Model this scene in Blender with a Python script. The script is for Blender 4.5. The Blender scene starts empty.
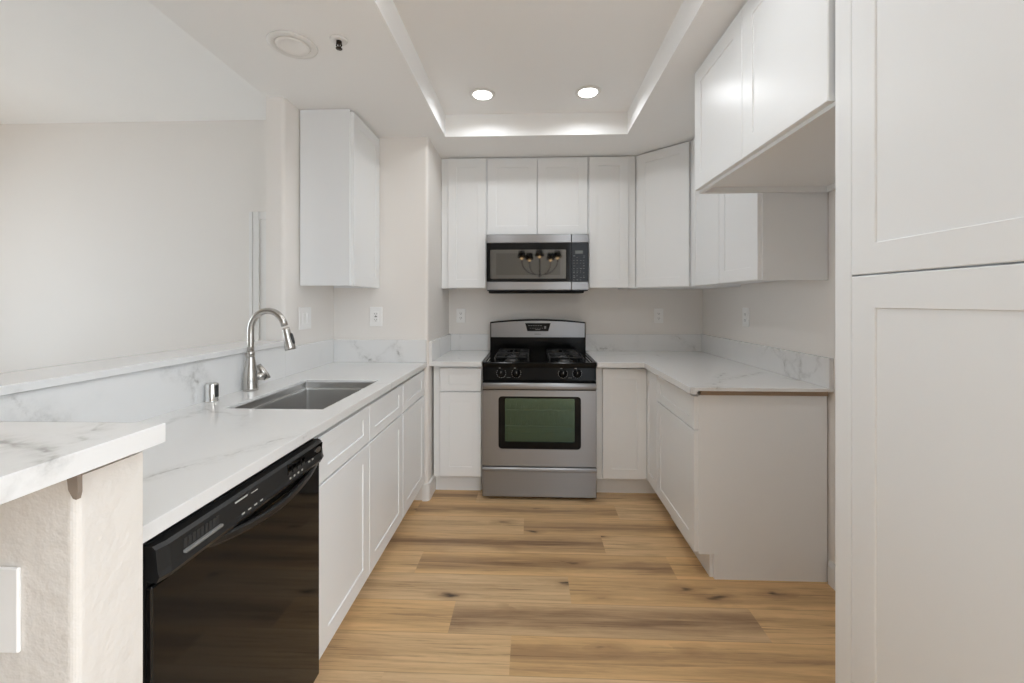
import bpy, bmesh, math, random
from mathutils import Vector, Matrix

random.seed(7)
scene = bpy.context.scene
COL = scene.collection
PI = math.pi

# ------------------------------------------------------------------ camera
FPX, TILT_T, CAM_H = 420.0, 0.038, 1.31
cam_d = bpy.data.cameras.new('camera')
cam = bpy.data.objects.new('camera', cam_d)
COL.objects.link(cam)
cam_d.sensor_width = 36.0
cam_d.lens = FPX / 1024 * 36.0
cam_d.shift_x = -3.04 / 1024
cam_d.shift_y = -39.5 / 1024
cam_d.clip_start = 0.05
cam.location = (0, 0, CAM_H)
cam.rotation_euler = (PI / 2, 0, math.atan(TILT_T))
scene.camera = cam

# ------------------------------------------------------------------ world, exposure
WORLD_STRENGTH = 4.8
world = bpy.data.worlds.new('daylight')
scene.world = world
world.use_nodes = True
bg = world.node_tree.nodes['Background']
bg.inputs['Color'].default_value = (0.855, 0.93, 1.0, 1)
bg.inputs['Strength'].default_value = WORLD_STRENGTH
scene.view_settings.view_transform = 'Standard'
scene.view_settings.look = 'None'
scene.view_settings.gamma = 1.0
scene.view_settings.use_curve_mapping = False
scene.view_settings.exposure = -0.33
try:
    scene.cycles.use_denoising = True
    scene.cycles.max_bounces = 12
    scene.cycles.diffuse_bounces = 8
except Exception:
    pass

# ------------------------------------------------------------------ lamps of the tray ceiling
DOWNLIGHT_W = 2.9
DOWNLIGHTS = [(-0.288, 2.487), (0.335, 2.483), (-0.288, 1.25), (0.335, 1.25)]
TRAY_Z = 2.545
for (x, y) in DOWNLIGHTS:
    ld = bpy.data.lights.new('downlight_glow', 'AREA')
    ld.shape = 'DISK'
    ld.size = 0.11
    ld.spread = math.radians(158)
    ld.energy = DOWNLIGHT_W
    ld.color = (0.95, 0.975, 1.0)
    lo = bpy.data.objects.new('downlight_glow', ld)
    lo.location = (x, y, TRAY_Z - 0.014)
    COL.objects.link(lo)


# ------------------------------------------------------------------ node helpers
def new_mat(name):
    m = bpy.data.materials.new(name)
    m.use_nodes = True
    nt = m.node_tree
    return m, nt, nt.nodes['Principled BSDF']


def node(nt, kind, **kw):
    n = nt.nodes.new(kind)
    for k, v in kw.items():
        if k in n.inputs:
            n.inputs[k].default_value = v
        else:
            setattr(n, k, v)
    return n


def math_n(nt, op, a, b=None, clamp=False):
    n = nt.nodes.new('ShaderNodeMath')
    n.operation = op
    n.use_clamp = clamp
    for i, v in enumerate((a, b)):
        if v is None:
            continue
        if isinstance(v, (int, float)):
            n.inputs[i].default_value = v
        else:
            nt.links.new(v, n.inputs[i])
    return n.outputs[0]


def maprange(nt, v, a, b, c=0.0, d=1.0):
    n = nt.nodes.new('ShaderNodeMapRange')
    nt.links.new(v, n.inputs[0])
    for i, q in enumerate((a, b, c, d)):
        n.inputs[i + 1].default_value = q
    return n.outputs[0]


def mixcol(nt, fac, a, b):
    n = nt.nodes.new('ShaderNodeMix')
    n.data_type = 'RGBA'
    if isinstance(fac, (int, float)):
        n.inputs[0].default_value = fac
    else:
        nt.links.new(fac, n.inputs[0])
    for i, v in ((6, a), (7, b)):
        if isinstance(v, tuple):
            n.inputs[i].default_value = v if len(v) == 4 else v + (1,)
        else:
            nt.links.new(v, n.inputs[i])
    return n.outputs[2]


def mapping(nt, vec, scale=(1, 1, 1), loc=(0, 0, 0), rot=(0, 0, 0)):
    n = nt.nodes.new('ShaderNodeMapping')
    nt.links.new(vec, n.inputs['Vector'])
    n.inputs['Scale'].default_value = scale
    n.inputs['Location'].default_value = loc
    n.inputs['Rotation'].default_value = rot
    return n.outputs[0]


def noise(nt, vec, scale, detail=2.0, rough=0.5, dist=0.0):
    n = nt.nodes.new('ShaderNodeTexNoise')
    nt.links.new(vec, n.inputs['Vector'])
    n.inputs['Scale'].default_value = scale
    n.inputs['Detail'].default_value = detail
    n.inputs['Roughness'].default_value = rough
    n.inputs['Distortion'].default_value = dist
    return n.outputs[0]


def bump(nt, bsdf, height, strength, distance):
    b = nt.nodes.new('ShaderNodeBump')
    b.inputs['Strength'].default_value = strength
    b.inputs['Distance'].default_value = distance
    nt.links.new(height, b.inputs['Height'])
    nt.links.new(b.outputs[0], bsdf.inputs['Normal'])


def geo_pos(nt):
    return nt.nodes.new('ShaderNodeNewGeometry').outputs['Position']


def plain(name, col, rough=0.5, metal=0.0, coat=0.0, ior=1.5):
    m, nt, b = new_mat(name)
    b.inputs['Base Color'].default_value = col + (1,)
    b.inputs['Roughness'].default_value = rough
    b.inputs['Metallic'].default_value = metal
    b.inputs['IOR'].default_value = ior
    if coat:
        b.inputs['Coat Weight'].default_value = coat
        b.inputs['Coat Roughness'].default_value = 0.05
    return m


def paint(name, col, rough, bscale, bstr, bdist=0.002, var=0.015):
    m, nt, b = new_mat(name)
    p = geo_pos(nt)
    n1 = noise(nt, p, 1.7, 3)
    dark = tuple(max(0, c * (1 - 2 * var)) for c in col)
    nt.links.new(mixcol(nt, n1, dark, col), b.inputs['Base Color'])
    b.inputs['Roughness'].default_value = rough
    if bstr:
        bump(nt, b, noise(nt, p, bscale, 3, 0.6), bstr, bdist)
    return m


# courses of the bold grey veins in the quartz slabs (start, end)
VEINS = [
    ((-0.872, 0.917, 0.912), (-0.805, 1.008, 0.912)),
    ((-0.805, 1.008, 0.912), (-0.772, 1.086, 0.912)),
    ((-0.772, 1.086, 0.912), (-0.68, 1.281, 0.912)),
    ((0.859, 2.001, 0.912), (1.081, 2.397, 0.912)),
    ((0.974, 2.182, 0.912), (1.296, 2.419, 0.912)),
    ((0.48, 3.44, 0.984), (0.569, 3.44, 0.903)),
    ((0.569, 3.44, 0.944), (0.738, 3.44, 0.912)),
    ((1.147, 3.44, 1.043), (1.322, 3.44, 0.931)),
    ((1.372, 2.427, 1.05), (1.372, 2.342, 1.021)),
    ((1.372, 2.342, 1.021), (1.372, 2.315, 0.944)),
    ((1.372, 2.315, 0.944), (1.372, 2.222, 0.913)),
    ((-1.188, 2.73, 1.046), (-1.067, 2.73, 0.934)),
    ((-1.067, 2.73, 0.934), (-0.98, 2.73, 0.918)),
    ((-0.9, 2.73, 1.021), (-0.844, 2.73, 0.919)),
    ((-1.302, 1.457, 1.07), (-1.302, 1.613, 0.982)),
    ((-1.302, 1.6, 1.059), (-1.302, 1.662, 0.98)),
    ((-1.302, 0.996, 1.074), (-1.302, 1.07, 1.001)),
    ((-0.73, 0.684, 1.105), (-0.659, 0.595, 1.105)),
    ((-0.791, 0.608, 1.105), (-0.634, 0.528, 1.105)),
    ((-0.634, 0.528, 1.105), (-0.606, 0.49, 1.105)),
]


def make_quartz():
    m, nt, b = new_mat('veined_quartz')
    p = geo_pos(nt)
    warp = nt.nodes.new('ShaderNodeTexNoise')
    warp.inputs['Scale'].default_value = 2.2
    warp.inputs['Detail'].default_value = 5
    nt.links.new(p, warp.inputs['Vector'])
    sub = nt.nodes.new('ShaderNodeVectorMath')
    sub.operation = 'SUBTRACT'
    nt.links.new(warp.outputs['Color'], sub.inputs[0])
    sub.inputs[1].default_value = (0.5, 0.5, 0.5)
    sc = nt.nodes.new('ShaderNodeVectorMath')
    sc.operation = 'SCALE'
    nt.links.new(sub.outputs[0], sc.inputs[0])
    sc.inputs['Scale'].default_value = 0.55
    add = nt.nodes.new('ShaderNodeVectorMath')
    add.operation = 'ADD'
    nt.links.new(p, add.inputs[0])
    nt.links.new(sc.outputs[0], add.inputs[1])
    wp = add.outputs[0]
    # sparse crack network from the edges of large cells
    v = nt.nodes.new('ShaderNodeTexVoronoi')
    v.feature = 'DISTANCE_TO_EDGE'
    v.inputs['Scale'].default_value = 1.3
    nt.links.new(mapping(nt, wp, (1, 0.8, 1.1), (0.35, 0.1, 0.2)), v.inputs['Vector'])
    thin = maprange(nt, v.outputs['Distance'], 0.0, 0.016, 1.0, 0.0)
    wide = maprange(nt, v.outputs['Distance'], 0.0, 0.075, 1.0, 0.0)
    wide = math_n(nt, 'POWER', wide, 2.0)
    mask = maprange(nt, noise(nt, p, 2.3, 2), 0.53, 0.66)
    mask2 = maprange(nt, noise(nt, mapping(nt, p, (1, 1, 1), (3, 7, 1)), 1.8, 2), 0.5, 0.64)
    broken = maprange(nt, noise(nt, p, 26, 4, 0.7), 0.38, 0.62, 0.25, 1.0)
    thin = math_n(nt, 'MULTIPLY', math_n(nt, 'MULTIPLY', thin, mask2), broken)
    wide = math_n(nt, 'MULTIPLY', math_n(nt, 'MULTIPLY', wide, mask), math_n(nt, 'MULTIPLY', broken, 0.32))
    tot = math_n(nt, 'ADD', math_n(nt, 'MULTIPLY', thin, 0.45), wide, clamp=True)
    # the bold veins of these particular slabs
    w2 = nt.nodes.new('ShaderNodeTexNoise')
    w2.inputs['Scale'].default_value = 9.0
    w2.inputs['Detail'].default_value = 5
    nt.links.new(p, w2.inputs['Vector'])
    def vm(op, a, b2):
        q = nt.nodes.new('ShaderNodeVectorMath')
        q.operation = op
        for k, val in enumerate((a, b2)):
            if isinstance(val, tuple): q.inputs[k].default_value = val
            elif val is not None: nt.links.new(val, q.inputs[k])
        return q
    off = vm('SCALE', vm('SUBTRACT', w2.outputs['Color'], (0.5, 0.5, 0.5)).outputs[0], None)
    off.inputs['Scale'].default_value = 0.085
    pw = vm('ADD', p, off.outputs[0]).outputs[0]
    dist = None
    for a, b2 in VEINS:
        A = Vector(a); D = Vector(b2) - A
        t = vm('DOT_PRODUCT', vm('SUBTRACT', pw, tuple(A)).outputs[0], tuple(D / D.length_squared)).outputs['Value']
        t = math_n(nt, 'ADD', t, 0.0, clamp=True)
        sc2 = nt.nodes.new('ShaderNodeVectorMath')
        sc2.operation = 'SCALE'
        sc2.inputs[0].default_value = tuple(D)
        nt.links.new(t, sc2.inputs['Scale'])
        dd = vm('LENGTH', vm('SUBTRACT', vm('SUBTRACT', pw, tuple(A)).outputs[0], sc2.outputs[0]).outputs[0], None).outputs['Value']
        dist = dd if dist is None else math_n(nt, 'MINIMUM', dist, dd)
    fine = maprange(nt, dist, 0.0, 0.007, 0.75, 0.0)
    soft = math_n(nt, 'MULTIPLY', maprange(nt, dist, 0.0, 0.04, 0.6, 0.0), maprange(nt, noise(nt, p, 34, 4, 0.7), 0.4, 0.65, 0.1, 1.0))
    bold = math_n(nt, 'MULTIPLY', math_n(nt, 'ADD', fine, soft), broken)
    tot = math_n(nt, 'ADD', tot, bold, clamp=True)
    cloud = noise(nt, p, 1.3, 4)
    base = mixcol(nt, cloud, (0.755, 0.755, 0.75), (0.80, 0.80, 0.795))
    nt.links.new(mixcol(nt, tot, base, (0.40, 0.395, 0.38)), b.inputs['Base Color'])
    b.inputs['Roughness'].default_value = 0.16
    return m


def make_steel(name, col, rough, vertical=True):
    m, nt, b = new_mat(name)
    tc = nt.nodes.new('ShaderNodeTexCoord').outputs['Object']
    n1 = noise(nt, mapping(nt, tc, (1.5, 1.5, 260)), 3.0, 3)
    b.inputs['Metallic'].default_value = 1.0
    nt.links.new(mixcol(nt, n1, tuple(c * 0.93 for c in col), col), b.inputs['Base Color'])
    b.inputs['Roughness'].default_value = rough
    b.inputs['Anisotropic'].default_value = 0.85
    t = nt.nodes.new('ShaderNodeTangent')
    t.direction_type = 'RADIAL'
    t.axis = 'X'
    nt.links.new(t.outputs[0], b.inputs['Tangent'])
    return m


def make_planks():
    m, nt, b = new_mat('oak_planks')
    at = nt.nodes.new('ShaderNodeVertexColor')
    at.layer_name = 'plank'
    sep = nt.nodes.new('ShaderNodeSeparateColor')
    nt.links.new(at.outputs[0], sep.inputs[0])
    tone, seed, hue = sep.outputs[0], sep.outputs[1], sep.outputs[2]
    uv = nt.nodes.new('ShaderNodeUVMap')
    uv.uv_map = 'plank_uv'
    su = nt.nodes.new('ShaderNodeSeparateXYZ')
    nt.links.new(uv.outputs[0], su.inputs[0])
    u, vv = su.outputs[0], su.outputs[1]
    comb = nt.nodes.new('ShaderNodeCombineXYZ')
    nt.links.new(math_n(nt, 'ADD', u, math_n(nt, 'MULTIPLY', seed, 37.0)), comb.inputs[0])
    nt.links.new(math_n(nt, 'MULTIPLY', vv, 0.18), comb.inputs[1])
    nt.links.new(math_n(nt, 'MULTIPLY', seed, 23.0), comb.inputs[2])
    p = comb.outputs[0]
    streak = noise(nt, mapping(nt, p, (1.3, 26, 1)), 1.0, 7, 0.62, 0.7)
    grain = noise(nt, mapping(nt, p, (7, 150, 1)), 1.0, 5, 0.72)
    lines = noise(nt, mapping(nt, p, (2.4, 75, 1)), 1.0, 5, 0.7, 0.4)
    blotch = noise(nt, mapping(nt, p, (2.4, 9, 1)), 1.0, 4, 0.6, 0.8)
    # the darker heart of a plank runs along its middle
    off = math_n(nt, 'ADD', 0.25, math_n(nt, 'MULTIPLY', blotch, 0.5))
    mid = math_n(nt, 'ABSOLUTE', math_n(nt, 'SUBTRACT', vv, off))
    heart = maprange(nt, mid, 0.06, 0.44, 1.0, 0.0)
    s1 = maprange(nt, streak, 0.38, 0.64)
    amt = math_n(nt, 'MULTIPLY', math_n(nt, 'MULTIPLY', heart, maprange(nt, streak, 0.3, 0.58, 0.35, 1.0)), tone)
    light = mixcol(nt, hue, (0.82, 0.53, 0.245), (0.76, 0.545, 0.315))
    dark = (0.17, 0.092, 0.05)
    c = mixcol(nt, math_n(nt, 'MULTIPLY', s1, 0.42), light, (0.40, 0.235, 0.11))
    c = mixcol(nt, math_n(nt, 'MULTIPLY', tone, 0.22), c, (0.42, 0.26, 0.15))
    c = mixcol(nt, math_n(nt, 'MULTIPLY', amt, 0.86), c, dark)
    ln = maprange(nt, lines, 0.53, 0.70)
    lamt = math_n(nt, 'MULTIPLY', ln, math_n(nt, 'ADD', 0.24, math_n(nt, 'MULTIPLY', heart, 0.6)))
    c = mixcol(nt, lamt, c, (0.17, 0.09, 0.045))
    c = mixcol(nt, maprange(nt, grain, 0.50, 0.78, 0.0, 0.28), c, (0.22, 0.12, 0.06))
    # knots
    wv = nt.nodes.new('ShaderNodeVectorMath')
    wv.operation = 'ADD'
    kw = mapping(nt, p, (3.0, 9.2, 1))
    nt.links.new(kw, wv.inputs[0])
    dn = nt.nodes.new('ShaderNodeTexNoise')
    dn.inputs['Scale'].default_value = 3.0
    nt.links.new(kw, dn.inputs['Vector'])
    ds = nt.nodes.new('ShaderNodeVectorMath')
    ds.operation = 'SCALE'
    ds.inputs['Scale'].default_value = 0.42
    nt.links.new(dn.outputs['Color'], ds.inputs[0])
    nt.links.new(ds.outputs[0], wv.inputs[1])
    vor = nt.nodes.new('ShaderNodeTexVoronoi')
    vor.inputs['Scale'].default_value = 1.0
    nt.links.new(wv.outputs[0], vor.inputs['Vector'])
    sp = nt.nodes.new('ShaderNodeSeparateColor')
    nt.links.new(vor.outputs['Color'], sp.inputs[0])
    pick = maprange(nt, sp.outputs[0], 0.25, 0.35)
    k = math_n(nt, 'MULTIPLY', maprange(nt, vor.outputs['Distance'], 0.03, 0.14, 1.0, 0.0), pick)
    halo = math_n(nt, 'MULTIPLY', maprange(nt, vor.outputs['Distance'], 0.05, 0.38, 0.55, 0.0), pick)
    c = mixcol(nt, halo, c, (0.27, 0.15, 0.075))
    c = mixcol(nt, k, c, (0.075, 0.045, 0.026))
    # dark line where planks meet
    e = math_n(nt, 'MINIMUM', vv, math_n(nt, 'SUBTRACT', 1.0, vv))
    c = mixcol(nt, maprange(nt, e, 0.0, 0.014, 0.5, 0.0), c, (0.17, 0.10, 0.05))
    nt.links.new(c, b.inputs['Base Color'])
    b.inputs['Roughness'].default_value = 0.42
    bump(nt, b, grain, 0.12, 0.001)
    return m


def emitter(name, col, strength):
    m, nt, b = new_mat(name)
    b.inputs['Base Color'].default_value = (0.9, 0.9, 0.9, 1)
    b.inputs['Emission Color'].default_value = col + (1,)
    b.inputs['Emission Strength'].default_value = strength
    return m


def make_oven_glass():
    m, nt, b = new_mat('green_oven_glass')
    out = nt.nodes['Material Output']
    b.inputs['Base Color'].default_value = (0.165, 0.255, 0.235, 1)
    b.inputs['Metallic'].default_value = 1.0
    b.inputs['Roughness'].default_value = 0.16
    tr = nt.nodes.new('ShaderNodeBsdfTransparent')
    tr.inputs[0].default_value = (0.62, 0.78, 0.64, 1)
    mx = nt.nodes.new('ShaderNodeMixShader')
    mx.inputs[0].default_value = 0.42
    nt.links.new(tr.outputs[0], mx.inputs[1])
    nt.links.new(b.outputs[0], mx.inputs[2])
    nt.links.new(mx.outputs[0], out.inputs['Surface'])
    return m


M = {
    'cab': paint('white_cabinet_paint', (0.845, 0.86, 0.868), 0.33, 90, 0.02, 0.0006, 0.006),
    'cab_side': paint('white_cabinet_panel', (0.835, 0.85, 0.865), 0.45, 90, 0.0, 0.001, 0.006),
    'wall': paint('warm_white_wall_paint', (0.83, 0.80, 0.765), 0.75, 150, 0.05, 0.001),
    'taupe': paint('taupe_light_block', (0.42, 0.39, 0.355), 0.75, 150, 0.05, 0.001),  # dark so the added blocking wall bounces little light
    'rough_wall': paint('rough_plaster_paint', (0.76, 0.725, 0.68), 0.7, 38, 0.55, 0.006),
    'ceil': paint('white_ceiling_paint', (0.93, 0.935, 0.935), 0.8, 140, 0.06, 0.001),
    'trim': paint('white_trim_paint', (0.82, 0.815, 0.80), 0.35, 90, 0.0),
    'quartz': make_quartz(),
    'steel': make_steel('brushed_steel', (0.31, 0.314, 0.325), 0.36),
    'nickel': plain('brushed_nickel', (0.56, 0.54, 0.51), 0.24, 1.0),
    'sink': plain('satin_sink_steel', (0.62, 0.61, 0.595), 0.38, 1.0),
    'chrome': plain('polished_chrome', (0.75, 0.75, 0.74), 0.10, 1.0),
    'black': plain('gloss_black_enamel', (0.005, 0.005, 0.005), 0.12, 0, 0, 1.2),
    'dwdoor': plain('gloss_black_panel', (0.010, 0.0095, 0.009), 0.05, 0, 0, 1.36),
    'dwplastic': plain('satin_black_plastic', (0.016, 0.016, 0.016), 0.32, 0, 0, 1.4),
    'burner': plain('dull_burner_metal', (0.10, 0.10, 0.10), 0.45, 1.0),
    'iron': plain('cast_iron', (0.016, 0.016, 0.016), 0.42),
    'blackglass': plain('black_glass', (0.007, 0.007, 0.007), 0.05, 0, 0, 1.25),
    'mwglass': plain('microwave_window_glass', (0.088, 0.086, 0.08), 0.035, 1.0),
    'mwborder': plain('microwave_window_edge', (0.115, 0.113, 0.107), 0.05, 1.0),
    'ovenglass': make_oven_glass(),
    'ovenin': plain('oven_enamel', (0.10, 0.12, 0.10), 0.5),
    'display': plain('grey_display', (0.10, 0.105, 0.09), 0.2),
    'print': plain('pale_print', (0.50, 0.50, 0.48), 0.5),
    'dimprint': plain('dim_print', (0.20, 0.20, 0.195), 0.5),
    'darkprint': plain('dark_print', (0.06, 0.06, 0.06), 0.5),
    'rubber': plain('dark_rubber', (0.035, 0.035, 0.035), 0.6),
    'plastic': plain('white_plastic', (0.90, 0.895, 0.885), 0.3),
    'slot': plain('dark_slot', (0.03, 0.03, 0.03), 0.6),
    'ply': paint('raw_plywood', (0.36, 0.26, 0.18), 0.8, 60, 0.0, 0.001, 0.1),
    'wood_shim': paint('raw_wood', (0.33, 0.27, 0.22), 0.8, 60, 0.0, 0.001, 0.15),
    'crack': plain('dark_gap', (0.04, 0.035, 0.03), 0.9),
    'brass': plain('dark_bronze', (0.05, 0.042, 0.035), 0.4, 1.0),
    'shade': plain('black_fabric_shade', (0.012, 0.012, 0.012), 0.8),
    'lamp': emitter('led_lens', (1.0, 0.97, 0.92), 9.0),
    'bulb': emitter('warm_bulb', (1.0, 0.62, 0.28), 7.0),
    'bounce_floor': paint('pale_bounce_floor', (0.70, 0.655, 0.59), 0.95, 300, 0.5, 0.004, 0.05),  # pale tone picked for its light bounce, floor out of view
    'planks': make_planks(),
}


# ------------------------------------------------------------------ object helpers
def tag(o, label=None, cat=None, group=None, kind=None):
    if label: o['label'] = label
    if cat: o['category'] = cat
    if group: o['group'] = group
    if kind: o['kind'] = kind
    return o


def thing(name, label, cat, loc=(0, 0, 0), rz=0.0, group=None):
    o = bpy.data.objects.new(name, None)
    o.empty_display_size = 0.05
    COL.objects.link(o)
    o.location = loc
    o.rotation_euler = (0, 0, rz)
    return tag(o, label, cat, group)


class MB:
    def __init__(self):
        self.bm = bmesh.new()
        self.mi = 0

    def _mark(self, faces):
        for f in faces:
            f.material_index = self.mi

    def box(self, x0, x1, y0, y1, z0, z1, bev=0.0, seg=1):
        b = bmesh.new()
        v = [b.verts.new((x, y, z)) for x in (x0, x1) for y in (y0, y1) for z in (z0, z1)]
        for q in ((0, 1, 3, 2), (4, 6, 7, 5), (0, 4, 5, 1), (2, 3, 7, 6), (0, 2, 6, 4), (1, 5, 7, 3)):
            b.faces.new([v[i] for i in q])
        if bev:
            bmesh.ops.bevel(b, geom=list(b.edges), offset=bev, segments=seg, profile=0.5, affect='EDGES')
        self._merge(b)
        return self

    def _merge(self, b, smooth=False):
        bmesh.ops.recalc_face_normals(b, faces=list(b.faces))
        vm = {}
        for v in b.verts:
            vm[v] = self.bm.verts.new(v.co)
        for f in b.faces:
            try:
                nf = self.bm.faces.new([vm[v] for v in f.verts])
                nf.material_index = self.mi
                nf.smooth = smooth or f.smooth
            except ValueError:
                pass
        b.free()

    def prism(self, pts, a0, a1, axis='z', bev=0.0):
        """polygon pts extruded along an axis: z -> (x,y), y -> (x,z), x -> (y,z)"""
        def mk(p, a):
            if axis == 'z': return (p[0], p[1], a)
            if axis == 'y': return (p[0], a, p[1])
            return (a, p[0], p[1])
        b = bmesh.new()
        lo = [b.verts.new(mk(p, a0)) for p in pts]
        hi = [b.verts.new(mk(p, a1)) for p in pts]
        n = len(pts)
        b.faces.new(lo)
        b.faces.new(list(reversed(hi)))
        for i in range(n):
            b.faces.new([lo[i], lo[(i + 1) % n], hi[(i + 1) % n], hi[i]])
        if bev:
            bmesh.ops.recalc_face_normals(b, faces=list(b.faces))
            bmesh.ops.bevel(b, geom=list(b.edges), offset=bev, segments=1, profile=0.5, affect='EDGES')
        self._merge(b)
        return self

    def cyl(self, p0, p1, r0, r1=None, seg=24, smooth=True):
        r1 = r0 if r1 is None else r1
        p0, p1 = Vector(p0), Vector(p1)
        d = (p1 - p0).normalized()
        a = d.orthogonal().normalized()
        c = d.cross(a)
        b = bmesh.new()
        rings = []
        for p, r in ((p0, r0), (p1, r1)):
            rings.append([b.verts.new(p + (a * math.cos(2 * PI * i / seg) + c * math.sin(2 * PI * i / seg)) * r) for i in range(seg)])
        for i in range(seg):
            f = b.faces.new([rings[0][i], rings[0][(i + 1) % seg], rings[1][(i + 1) % seg], rings[1][i]])
            f.smooth = smooth
        b.faces.new(list(reversed(rings[0])))
        b.faces.new(rings[1])
        self._merge(b)
        return self

    def lathe(self, prof, center=(0, 0, 0), axis='z', seg=32, smooth=True):
        """prof = [(r, h)...]; caps closed where the ends have r > 0"""
        b = bmesh.new()
        cx, cy, cz = center
        def pt(r, h, t):
            u, v = r * math.cos(t), r * math.sin(t)
            if axis == 'z': return (cx + u, cy + v, cz + h)
            if axis == 'y': return (cx + u, cy + h, cz + v)
            return (cx + h, cy + u, cz + v)
        rings = []
        for r, h in prof:
            if r < 1e-6:
                rings.append([b.verts.new(pt(0, h, 0))])
            else:
                rings.append([b.verts.new(pt(r, h, 2 * PI * i / seg)) for i in range(seg)])
        for k in range(len(rings) - 1):
            A, B = rings[k], rings[k + 1]
            for i in range(seg):
                j = (i + 1) % seg
                vs = []
                for q in (A[i % len(A)], A[j % len(A)], B[j % len(B)], B[i % len(B)]):
                    if q not in vs: vs.append(q)
                if len(vs) > 2:
                    try:
                        b.faces.new(vs).smooth = smooth
                    except ValueError:
                        pass
        for rg in (rings[0], rings[-1]):
            if len(rg) > 2:
                try: b.faces.new(rg)
                except ValueError: pass
        self._merge(b)
        return self

    def tube(self, path, r, seg=14, smooth=True, flat=None):
        """sweep a circle (or an ellipse: flat = second radius) along a path; r may be a list"""
        P = [Vector(p) for p in path]
        n = len(P)
        rs = r if isinstance(r, (list, tuple)) else [r] * n
        b = bmesh.new()
        tang = []
        for i in range(n):
            t = (P[min(i + 1, n - 1)] - P[max(i - 1, 0)]).normalized()
            tang.append(t)
        a = tang[0].orthogonal().normalized()
        rings = []
        for i in range(n):
            a = (a - tang[i] * a.dot(tang[i])).normalized()
            c = tang[i].cross(a)
            rings.append([b.verts.new(P[i] + (a * math.cos(2 * PI * k / seg) + c * math.sin(2 * PI * k / seg)) * rs[i]) for k in range(seg)])
        for i in range(n - 1):
            for k in range(seg):
                j = (k + 1) % seg
                b.faces.new([rings[i][k], rings[i][j], rings[i + 1][j], rings[i + 1][k]]).smooth = smooth
        b.faces.new(list(reversed(rings[0])))
        b.faces.new(rings[-1])
        self._merge(b)
        return self

    def shaker(self, x0, x1, z0, z1, t=0.02, stile=0.065, rail=0.065, rec=0.0042, y=0.0):
        """a five piece door or drawer front facing -y: frame and recessed panel in one mesh"""
        b = bmesh.new()
        c = 0.0022
        def ring(ix, iz, yy):
            return [b.verts.new(q) for q in ((x0 + ix, yy, z0 + iz), (x1 - ix, yy, z0 + iz), (x1 - ix, yy, z1 - iz), (x0 + ix, yy, z1 - iz))]
        R = [ring(0, 0, y), ring(0, 0, y - t + c), ring(c, c, y - t), ring(stile, rail, y - t),
             ring(stile + 0.0006, rail + 0.001, y - t + 0.0012), ring(stile + 0.0010, rail + 0.002, y - t + rec)]
        for A, B in zip(R, R[1:]):
            for i in range(4):
                b.faces.new([A[i], A[(i + 1) % 4], B[(i + 1) % 4], B[i]])
        b.faces.new(R[-1])
        b.faces.new(list(reversed(R[0])))
        self._merge(b)
        return self

    def build(self, name, mats, parent=None, loc=None, rot=None):
        me = bpy.data.meshes.new(name)
        self.bm.normal_update()
        self.bm.to_mesh(me)
        self.bm.free()
        for m in (mats if isinstance(mats, (list, tuple)) else [mats]):
            me.materials.append(m)
        o = bpy.data.objects.new(name, me)
        COL.objects.link(o)
        if parent: o.parent = parent
        if loc: o.location = loc
        if rot: o.rotation_euler = rot
        return o


def struct(name, mb, mats):
    o = mb.build(name, mats)
    o['kind'] = 'structure'
    return o


def text_mesh(txt, size, depth=0.0004):
    cu = bpy.data.curves.new('lettering', 'FONT')
    cu.body = txt
    cu.size = size
    cu.align_x = 'CENTER'
    cu.align_y = 'CENTER'
    cu.extrude = depth
    to = bpy.data.objects.new('lettering', cu)
    COL.objects.link(to)
    dg = bpy.context.evaluated_depsgraph_get()
    dg.update()
    me = bpy.data.meshes.new_from_object(to.evaluated_get(dg))
    bpy.data.objects.remove(to)
    return me


def arc(cx, cy, r, a0, a1, n=6):
    return [(cx + r * math.cos(math.radians(a0 + (a1 - a0) * i / n)), cy + r * math.sin(math.radians(a0 + (a1 - a0) * i / n))) for i in range(n + 1)]


# ------------------------------------------------------------------ key dimensions
WALL_Y = 3.46          # back wall of the kitchen
WALL_X = 1.392         # right wall
BLOCK_X, BLOCK_Y = -0.68, 2.75   # corner of the wall left of the range niche
STUB_X, STUB_Y = -1.312, 2.183   # end of the wall that carries the left wall cabinet
CEIL = 2.40
CT_Z, CT_B = 0.912, 0.882        # countertop top and bottom of its front edge
UP_Z = 1.413                     # underside of the wall cabinets

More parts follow.
